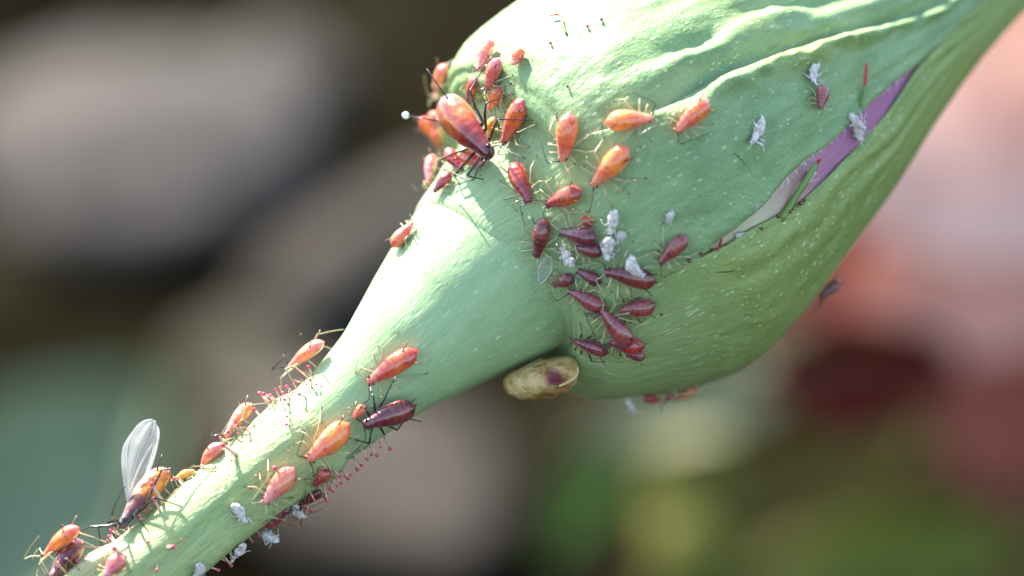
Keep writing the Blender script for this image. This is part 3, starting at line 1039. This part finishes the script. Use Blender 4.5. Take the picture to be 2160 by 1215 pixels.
# ------------------------------------------------------------------ the winged aphid
e, M4, wr, hr = aphid((346, 993), (254, 1110), 66, 'winged', 'winged aphid, dark head and mottled orange abdomen, clear wings raised', None, leg='dark', seed=77,
                      lift=0.66, scale_leg=1.2, name='winged_aphid', ant=1.3)
MI = M4.inverted()
def wing(outline_px, y0, name='wing'):
    """outline in photo pixels: root first, then leading edge to tip and back; the wing is a thin curved sheet"""
    root = M4 @ Vector((0.20, 0, hr * 0.8))
    yr = (RWT @ root).y
    lead, trail = outline_px
    n = 14
    A = Curve1([(i / (len(lead) - 1), *p) for i, p in enumerate(lead)])
    B = Curve1([(i / (len(trail) - 1), *p) for i, p in enumerate(trail)])
    vs, fs = [], []
    m = 8
    for side in (0, 1):
        for i in range(n + 1):
            for j in range(m + 1):
                u, v = i / n, j / m
                p = A(u) * (1 - v) + B(u) * v
                y = yr + y0 * u + 0.03 * math.sin(math.pi * v) * math.sin(math.pi * u) + side * 0.0022 + 0.006 * math.sin(v * 16)
                vs.append(MI @ P(p[0], p[1], y))
    n0 = (n + 1) * (m + 1)
    for i in range(n):
        for j in range(m):
            q = (i * (m + 1) + j, i * (m + 1) + j + 1, (i + 1) * (m + 1) + j + 1, (i + 1) * (m + 1) + j)
            fs += [q, tuple(n0 + k for k in q[::-1])]
    wv = mesh_obj(name, vs, fs, M['wing'], e)
    for vv in ((0.0, 1.0), (0.62, 0.85), (1.0, 1.0)):
        path = []
        for i in range(int(n * vv[1]) + 1):
            u, v = i / n, 0.5 + (vv[0] - 0.5) * min(1, 0.15 + 1.2 * i / n)
            p = A(u) * (1 - v) + B(u) * v
            y = yr + y0 * u + 0.03 * math.sin(math.pi * v) * math.sin(math.pi * u) + 0.001 + 0.006 * math.sin(v * 16)
            path.append(MI @ P(p[0], p[1], y))
        v_, f_ = tube(path, [(0.012 if vv[0] == 1.0 else 0.006) if vv[0] in (0.0, 1.0) else 0.004] * len(path), 5)
        mesh_obj('vein', v_, f_, M['vein'], wv)
wing(([(268, 1062), (258, 1000), (257, 950), (275, 915), (300, 890), (322, 885)], [(272, 1062), (300, 1005), (318, 965), (328, 935), (331, 905), (326, 888)]), -0.05)
wing(([(274, 1060), (300, 1010), (316, 970), (326, 935), (330, 910), (330, 900)], [(280, 1056), (314, 1000), (328, 960), (334, 930), (335, 912), (331, 900)]), 0.12)

# ------------------------------------------------------------------ cast skins
def cast_skin(tail, head, w, label, leg='pale', lift=0.45, seed=0, legs=True):
    rs = random.Random(seed + 400)
    M4, L, wc = seat(tail, head, w, lift)
    MI = M4.inverted()
    wr = wc / L / 2
    feet = []
    if legs:
        for side in (1, -1):
            for u0, fx, fy in ((0.82, 0.52, 0.24), (0.68, 0.12, 0.36), (0.56, -0.22, 0.36)) if leg == 'pale' else ((0.82, 0.9, 0.5), (0.68, 0.3, 1.1), (0.56, -0.5, 1.0)):
                if rs.random() < 0.25:
                    continue
                g = Vector((fx + rs.uniform(-0.2, 0.2), side * (fy + rs.uniform(-0.15, 0.15)), rs.uniform(-0.3, 0.25)))
                k = Vector((u0 - 0.5, side * wr, 0)).lerp(g, 0.45) + Vector((0, 0, rs.uniform(0.0, 0.2)))
                feet.append((side, u0, k, g, 0.03))
    vs, fs, fm = body_mesh(wr, wr * 0.7, feet, False, seed + 90, bend=rs.uniform(-0.5, 0.6), kink=rs.uniform(-0.7, 0.7), segs=12)
    for v in vs:                              # shrivelled and bent
        q = Vector((v.x * 6, v.y * 7, v.z * 7 + seed))
        v += Vector((noise.noise(q), noise.noise(q + Vector((9, 0, 0))), noise.noise(q + Vector((0, 9, 0))))) * 0.085
    o = mesh_obj('cast_skin', vs, fs, [M['skin'], M['skin'] if leg == 'pale' else M['leg_brown'], M['skin'] if leg == 'pale' else M['leg_dark']], None, fmat=fm)
    o.matrix_world = M4
    prop(o, label, 'cast skin', 'white cast skins of aphids')
SKINS = [
 ((1716, 132), (1714, 182), 22, 'white cast skin standing beside the lone small red aphid', {}),
 ((1614, 250), (1588, 308), 22, 'white cast skin with crooked legs alone in the middle of the sepal', {}),
 ((1788, 240), (1824, 268), 18, 'ragged whitish skin bridging the pink gap, upper of two', {}),
 ((1800, 262), (1818, 300), 20, 'ragged whitish skin stuck on the pink petal, lower of two', {}),
 ((1718, 358), (1696, 390), 18, 'small white skin on the mauve petal beside the red-tipped filament', {}),
 ((1552, 500), (1572, 492), 14, 'tiny white skin among the dark gland dots in the gap', {}),
 ((1297, 444), (1286, 494), 26, 'bright white cast skin highest in the aphid cluster', dict(lift=0.9)),
 ((1286, 500), (1279, 548), 28, 'bright white cast skin just under the highest one of the cluster', dict(lift=0.9)),
 ((1208, 562), (1181, 520), 26, 'greyish white hourglass-shaped skin beside the upright crimson aphid', {}),
 ((1414, 446), (1410, 474), 18, 'small star-shaped white skin above the dusky red aphid', {}),
 ((1322, 548), (1354, 592), 28, 'white skin lying on the back of the long dark red aphid', dict(lift=1.7, legs=False)),
 ((1316, 488), (1300, 512), 22, 'lumpy pinkish white skin beside the bright pair', {}),
 ((494, 1062), (521, 1104), 22, 'white skin beside a pink gland hair on the lower stem', {}),
 ((620, 1078), (650, 1104), 22, 'white skin with long dark splayed legs sticking out from the stem', dict(leg='dark', lift=0.8)),
 ((552, 1122), (584, 1144), 26, 'crumpled white skin hanging under the stem near the brick red aphid', dict(lift=0.8)),
 ((516, 1144), (489, 1184), 28, 'whitish crumpled skin dangling lowest under the stem', dict(lift=0.7)),
 ((428, 1190), (414, 1220), 26, 'creamy white skin at the lower edge of the stem', {}),
 ((1322, 850), (1340, 884), 18, 'pale skin hanging under the bud beside the tan pupa', dict(lift=0.9)),
]
for i, (t, h, w, lab, kw) in enumerate(SKINS):
    cast_skin(t, h, w, lab, seed=i, **kw)

# transparent wing scrap
def scrap():
    M4, L, wc = seat((1162, 536), (1144, 592), 20, 0.35)
    vs, fs = [], []
    for side in (0, 1):
        for i in range(13):
            u = i / 12
            hw = 0.20 * math.sin(math.pi * min(1, u * 0.92 + 0.06)) ** 0.8
            for j in range(5):
                v = j / 4 * 2 - 1
                vs.append(Vector((u - 0.5, v * hw, 0.12 * v * v + 0.1 * u - 0.01 * side)))
    for i in range(12):
        for j in range(4):
            q = (i * 5 + j, i * 5 + j + 1, (i + 1) * 5 + j + 1, (i + 1) * 5 + j)
            fs += [q, tuple(65 + k for k in q[::-1])]
    o = mesh_obj('wing_scrap', vs, fs, M['wing'], None)
    o.matrix_world = M4
    prop(o, 'narrow transparent shed wing on the receptacle below the upright crimson aphid', 'insect wing')
    rim = [Vector((i / 24 - 0.5, 0.20 * math.sin(math.pi * min(1, i / 24 * 0.92 + 0.06)) ** 0.8, 0.13 + 0.1 * i / 24)) for i in range(25)]
    rim += [Vector((p.x, -p.y, p.z)) for p in rim[::-1]]
    v, f = tube(rim, [0.016] * len(rim), 5)
    mesh_obj('rim', v, f, M['vein'], o)
scrap()

# ------------------------------------------------------------------ tan pupa wedged under the bud
def pupa_mat(PUPA_Z):
    k = NT('pupa_tan')
    tc = k.n('TexCoord').outputs['Object']
    nn = k.noise(tc, 9.0, 5, 0.65)
    col = k.ramp(nn, [(0.34, (0.16, 0.075, 0.02)), (0.47, (0.44, 0.26, 0.075)), (0.64, (0.66, 0.46, 0.19))])
    sp = k.n('VectorMath', operation='DISTANCE')
    k.l(tc, sp.inputs[0])
    sp.inputs[1].default_value = (0.055, 0.030, PUPA_Z * 0.09)
    d = k.math('ADD', sp.outputs['Value'], k.math('MULTIPLY', nn, 0.05))
    col = k.mix(k.ramp(d, [(0.05, (1, 1, 1)), (0.085, (0, 0, 0))]), col, (0.16, 0.012, 0.02))
    k.l(col, k.b.inputs['Base Color'])
    k.set(Roughness=0.45, Subsurface_Weight=0.35, Subsurface_Scale=0.03, Subsurface_Radius=(1, 0.6, 0.25))
    k.bump(nn, 1.0, 0.05)
    return k.m

M['pupa_rim'] = simple('pupa_rim', (0.66, 0.46, 0.20), 0.4, 0.4, 0.02, var=0.2, nscale=20)
def pupa():
    y = -0.02
    c = P(1140, 792, y)
    a = (P(1222, 764, y) - P(1064, 806, y))
    ax = a.normalized()
    dn = (P(1160, 850, y) - P(1142, 790, y))
    dn = (dn - ax * dn.dot(ax)).normalized()
    zz = ax.cross(dn)
    Lh = a.length / 2
    vs, fs = [], []
    n, m = 30, 20
    for i in range(n + 1):
        u = i / n
        x = -math.cos(math.pi * u)
        r = math.sin(math.pi * u) ** 0.75 * (0.92 + 0.10 * x)
        for j in range(m):
            b = 2 * math.pi * j / m
            wob = 1 + 0.05 * math.cos(u * 46) * (1 if math.cos(b) > -0.3 else 0.3) + 0.06 * noise.noise(Vector((u * 6, math.cos(b) * 2, math.sin(b) * 2)))
            d = math.cos(b) * (0.100 if math.cos(b) > 0 else 0.075) * r * wob
            z = math.sin(b) * 0.11 * r * wob
            vs.append(Vector((x * Lh, d + 0.01 * (1 - x * x), z)))
    for i in range(n):
        for j in range(m):
            k = (j + 1) % m
            fs.append((i * m + j, i * m + k, (i + 1) * m + k, (i + 1) * m + j))
    fs.append(tuple(range(m))[::-1]); fs.append(tuple(n * m + j for j in range(m)))
    e = empty('pupa', Matrix.Translation(c) @ Matrix((ax, dn, zz)).transposed().to_4x4())
    prop(e, 'wrinkled tan pupa case with a dark red blotch, wedged under the bud base', 'insect pupa')
    sgn = -1 if (zz.dot(VIEW) > 0) else 1
    M['pupa'] = pupa_mat(sgn)
    mesh_obj('shell', vs, fs, M['pupa'], e)
    rc = Curve1([(0, 0.985, 0.000), (1, 0.93, 0.028), (2, 0.80, 0.046), (3, 0.60, 0.056), (4, 0.38, 0.062)])
    rim = []
    for i in range(17):
        x, y = rc(i / 4)
        r = max(1e-3, (1 - x * x)) ** 0.375 * (0.92 + 0.10 * x)
        q = min(0.98, (y - 0.01 * (1 - x * x)) / (0.100 * r))
        rim.append(Vector((x * Lh, y, sgn * (0.11 * r * math.sqrt(1 - q * q) + 0.002))))
    v, f = tube(rim, [0.0045 + 0.003 * math.sin(math.pi * i / 16) for i in range(17)], 6)
    mesh_obj('keel', v, f, M['pupa_rim'], e)
pupa()
# ------------------------------------------------------------------ what lies behind, far out of focus
GZ = -17.0
def G(px, py):
    d = ray(px, py)
    return CAM + d * ((GZ - CAM.z) / d.z)
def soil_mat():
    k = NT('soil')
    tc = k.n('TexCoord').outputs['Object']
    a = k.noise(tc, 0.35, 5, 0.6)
    col = k.ramp(a, [(0.36, (0.003, 0.0025, 0.0015)), (0.53, (0.016, 0.0135, 0.007)), (0.70, (0.040, 0.034, 0.019))])  # near-black tones paint deep shade on the ground into the soil colour
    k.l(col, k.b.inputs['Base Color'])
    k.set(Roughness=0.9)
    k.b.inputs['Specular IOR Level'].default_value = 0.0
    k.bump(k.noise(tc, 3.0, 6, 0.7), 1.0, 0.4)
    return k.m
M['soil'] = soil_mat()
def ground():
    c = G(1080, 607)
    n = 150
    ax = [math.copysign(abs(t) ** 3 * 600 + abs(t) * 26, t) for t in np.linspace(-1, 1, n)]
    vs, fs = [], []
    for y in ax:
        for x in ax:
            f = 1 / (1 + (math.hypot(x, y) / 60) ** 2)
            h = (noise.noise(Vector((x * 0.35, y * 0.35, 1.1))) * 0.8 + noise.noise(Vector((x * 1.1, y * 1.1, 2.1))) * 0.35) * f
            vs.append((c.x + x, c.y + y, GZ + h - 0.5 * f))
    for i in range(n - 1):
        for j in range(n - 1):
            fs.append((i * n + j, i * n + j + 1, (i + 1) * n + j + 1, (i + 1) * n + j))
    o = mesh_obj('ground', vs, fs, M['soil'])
    prop(o, 'crumbly garden soil far below the rosebud, deep shade painted into its colour', 'soil', kind='structure')
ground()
def stone_mat(name, c):
    k = NT(name)
    tc = k.n('TexCoord').outputs['Object']
    a = k.noise(tc, 1.2, 6, 0.65)
    k.l(k.ramp(a, [(0.3, tuple(x * 0.55 for x in c)), (0.7, tuple(x * 1.25 for x in c))]), k.b.inputs['Base Color'])
    k.set(Roughness=0.85)
    k.b.inputs['Specular IOR Level'].default_value = 0.15
    k.bump(k.noise(tc, 5.0, 6, 0.7), 0.8, 0.15)
    return k.m
M['stone_a'] = stone_mat('stone_grey', (0.085, 0.070, 0.057))
M['stone_b'] = stone_mat('stone_tan', (0.064, 0.051, 0.036))
M['stone_c'] = stone_mat('stone_olive', (0.040, 0.035, 0.018))
def stone(px, py, rx, ry, rz, mat, label, seed, rot=0.0):
    c = G(px, py)
    vs, fs = [], []
    n, m = 22, 30
    for i in range(n + 1):
        a = math.pi * i / n
        for j in range(m):
            b = 2 * math.pi * j / m
            d = Vector((math.sin(a) * math.cos(b), math.sin(a) * math.sin(b), math.cos(a)))
            k = 1 + 0.22 * noise.noise(d * 1.3 + Vector((seed, 0, 0))) + 0.09 * noise.noise(d * 3.4 + Vector((0, seed, 0)))
            x, y, z = d.x * rx * k, d.y * ry * k, d.z * rz * k
            vs.append((x * math.cos(rot) - y * math.sin(rot), x * math.sin(rot) + y * math.cos(rot), z))
    for i in range(n):
        for j in range(m):
            k = (j + 1) % m
            fs.append((i * m + j, (i + 1) * m + j, (i + 1) * m + k, i * m + k))
    o = mesh_obj('stone', vs, fs, M[mat])
    o.location = c + Vector((0, 0, rz * 0.35))
    prop(o, label, 'stone', 'blurred stones on the soil')
stone(280, 370, 2.35, 2.7, 1.0, 'stone_a', 'large pale grey stone, largest blurred shape beyond the sunlit bud shoulder', 1.0, 0.3)
stone(570, 230, 0.9, 1.4, 0.7, 'stone_a', 'rounded grey stone leaning on the largest pale one', 4.0, -0.3)
stone(800, 570, 0.85, 3.0, 0.7, 'stone_b', 'long tan stone behind the narrow neck of the bud', 7.0, -0.55)
stone(770, 1030, 1.5, 2.3, 0.7, 'stone_b', 'broad tan-grey stone below the receptacle', 11.0, 0.5)
stone(520, 800, 0.8, 1.3, 0.4, 'stone_c', 'small olive-brown stone behind the stem joint', 15.0, 0.2)

def leaf_mat(name, c, trans=0.35):
    k = NT(name)
    tc = k.n('TexCoord').outputs['Object']
    a = k.noise(tc, 1.5, 4)
    col = k.ramp(a, [(0.3, tuple(x * 0.7 for x in c)), (0.7, tuple(min(1, x * 1.25) for x in c))])
    k.l(col, k.b.inputs['Base Color'])
    k.set(Roughness=0.6)
    k.b.inputs['Specular IOR Level'].default_value = 0.12
    tl = k.n('BsdfTranslucent')
    k.l(col, tl.inputs['Color'])
    mx = k.n('MixShader')
    mx.inputs[0].default_value = trans
    k.l(k.b.outputs[0], mx.inputs[1]); k.l(tl.outputs[0], mx.inputs[2])
    k.l(mx.outputs[0], k.t.nodes['Material Output'].inputs['Surface'])
    return k.m
M['leaf_sage'] = leaf_mat('leaf_sage', (0.18, 0.225, 0.12), 0.15)
M['leaf_green'] = leaf_mat('leaf_green', (0.042, 0.125, 0.008), 0.25)
M['leaf_olive'] = leaf_mat('leaf_olive', (0.11, 0.085, 0.015), 0.2)
M['leaf_lime'] = leaf_mat('leaf_lime', (0.115, 0.115, 0.020), 0.25)
M['leaf_pale'] = leaf_mat('leaf_pale', (0.25, 0.23, 0.11), 0.25)
M['leaf_red'] = leaf_mat('leaf_maroon', (0.085, 0.006, 0.005), 0.05)
M['petal_pink'] = leaf_mat('petal_pink', (0.93, 0.60, 0.48), 0.45)
M['petal_salmon'] = leaf_mat('petal_salmon', (0.85, 0.50, 0.38), 0.4)
M['petal_brown'] = leaf_mat('petal_brown', (0.30, 0.085, 0.055), 0.2)
M['petal_dusky'] = leaf_mat('petal_dusky', (0.62, 0.33, 0.25), 0.3)
M['leaf_grass'] = leaf_mat('leaf_grass', (0.125, 0.150, 0.022), 0.3)
M['rib'] = simple('leaf_rib', (0.12, 0.14, 0.05), 0.5)
def blade(px, py, y, length, width, ang, tilt, roll, cup=0.15, pow_=0.8, thick=0.03):
    """leaf-shaped sheet centred on a pixel at depth y; length, width in cm; ang: direction in the picture"""
    c = P(px, py, y)
    x = W(math.cos(ang), math.sin(tilt), math.sin(ang)).normalized()
    nrm = W(math.sin(roll) * -math.sin(ang), -1, math.sin(roll) * math.cos(ang)).normalized()
    nrm = (nrm - x * nrm.dot(x)).normalized()
    yy = nrm.cross(x)
    vs, fs = [], []
    n, m = 20, 10
    for side in (0, 1):
        for i in range(n + 1):
            u = i / n
            hw = width / 2 * (math.sin(math.pi * (0.02 + 0.96 * u)) ** pow_)
            for j in range(m + 1):
                v = j / m * 2 - 1
                wav = 0.03 * length * math.sin(u * 9 + v * 2)
                vs.append(c + x * (u - 0.5) * length + yy * v * hw + nrm * (cup * width * v * v - cup * length * (u - 0.5) ** 2 + wav * v * v - thick * side))
    n0 = (n + 1) * (m + 1)
    for i in range(n):
        for j in range(m):
            q = (i * (m + 1) + j, i * (m + 1) + j + 1, (i + 1) * (m + 1) + j + 1, (i + 1) * (m + 1) + j)
            fs += [q, tuple(n0 + k for k in q[::-1])]
    mid = [c + x * (i / n - 0.5) * length * 1.06 + nrm * (-cup * length * (i / n - 0.5) ** 2 - thick * 0.5) for i in range(n + 1)]
    return c, vs, fs, mid
def leaf(px, py, y, length, width, ang, mat, label, tilt=0.2, roll=0.2):
    c, vs, fs, mid = blade(px, py, y, length, width, ang, tilt, roll)
    e = empty('leaf', mid[0])
    prop(e, label, 'leaf', 'blurred leaves behind the bud')
    mesh_obj('leaf_blade', vs, fs, M[mat], e, origin=mid[0])
    v, f = tube(mid, [0.045 - 0.0015 * i for i in range(21)], 6)
    mesh_obj('midrib', v, f, M['rib'], e, origin=mid[0])
leaf(20, 1110, 33, 4.6, 2.5, 0.75, 'leaf_sage', 'grey-green blurred leaf behind the end of the stem')
leaf(1262, 990, 24, 2.0, 0.50, 1.1, 'leaf_green', 'narrow vivid green leaf below the tan pupa')
leaf(1490, 822, 20, 2.4, 0.9, 0.40, 'leaf_pale', 'pale yellow-green leaf behind the underside of the bud')
leaf(1720, 1030, 28, 2.4, 1.3, 0.5, 'leaf_olive', 'olive brown leaf beside the blurred upright stalk')
leaf(1850, 1215, 26, 3.0, 1.1, 0.2, 'leaf_grass', 'yellow-green leaf at the foot of the olive one')
leaf(1600, 1180, 32, 2.8, 1.6, 0.6, 'leaf_olive', 'brownish leaf tucked behind the blurred upright stalk', 0.1, 0.6)
leaf(1810, 765, 18, 1.6, 1.15, 0.1, 'leaf_red', 'dark maroon young leaf under the drooping pink petals', 0.0, -0.9)
# blurred upright stalk
def stalk():
    pts = [P(1425, 760, 22), P(1445, 940, 22), P(1465, 1110, 22), P(1480, 1300, 22)]
    g = pts[-1].copy(); g.z = GZ - 0.3; g.y += 1.0
    pts.append(g)
    c = Curve1([(i, *p) for i, p in enumerate(pts)])
    path = [Vector(c(i / 6)) for i in range(25)]
    v, f = tube(path, [0.36 + 0.006 * i for i in range(25)], 14)
    e = empty('rose_stalk', g)
    prop(e, 'blurred yellow-green upright stalk below the bud', 'stem')
    mesh_obj('stalk', v, f, M['leaf_lime'], e, origin=g)
    for i in (7, 12, 17):
        a = path[i]
        d = W(1 if i % 2 else -1, 0, 0.3)
        v, f = tube([a + d * 0.2, a + d * 0.45 + W(0, 0, 0.05), a + d * 0.62], [0.09, 0.04, 0.008], 8)
        mesh_obj('thorn', v, f, M['leaf_lime'], e, origin=g)
stalk()
# pink bloom
def bloom():
    c0 = P(2300, 240, 26)
    e = empty('rose_flower', c0)
    prop(e, 'large blurred pink rose bloom beyond the tip of the bud', 'rose')
    for px, py, y, L, Wd, ang, mat, tl, rl in (
            (2080, 190, 22.0, 3.2, 2.9, 2.7, 'petal_pink', 0.1, 0.3), (2150, 420, 23.0, 3.0, 2.6, 3.7, 'petal_dusky', 0.0, 0.1),
            (2320, 100, 24.5, 3.2, 3.0, 1.6, 'petal_pink', 0.2, 0.4), (2400, 380, 24.5, 3.0, 2.8, 5.2, 'petal_pink', 0.2, 0.0),
            (2000, 560, 24.0, 2.2, 1.7, 4.2, 'petal_dusky', -0.1, 0.0), (2150, 760, 24.6, 2.6, 1.7, 4.6, 'petal_brown', -0.1, -0.2),
            (1780, 580, 25.0, 2.0, 1.4, 3.6, 'petal_brown', 0.1, -0.2)):
        c, vs, fs, mid = blade(px, py, y, L, Wd, ang, tl, rl, 0.2, 0.5)
        mesh_obj('petal', vs, fs, M[mat], e, origin=c0)
    v, f = ball(c0, 0.5, 14, 10)
    mesh_obj('flower_centre', v, f, M['petal_salmon'], e, origin=c0)
    g = Vector((c0.x + 1.0, c0.y + 1.5, GZ - 0.3))
    v, f = tube([c0, c0.lerp(g, 0.5) + Vector((0.5, 0, 0)), g], [0.22, 0.24, 0.3], 10)
    mesh_obj('flower_stem', v, f, M['leaf_lime'], e, origin=c0)
bloom()
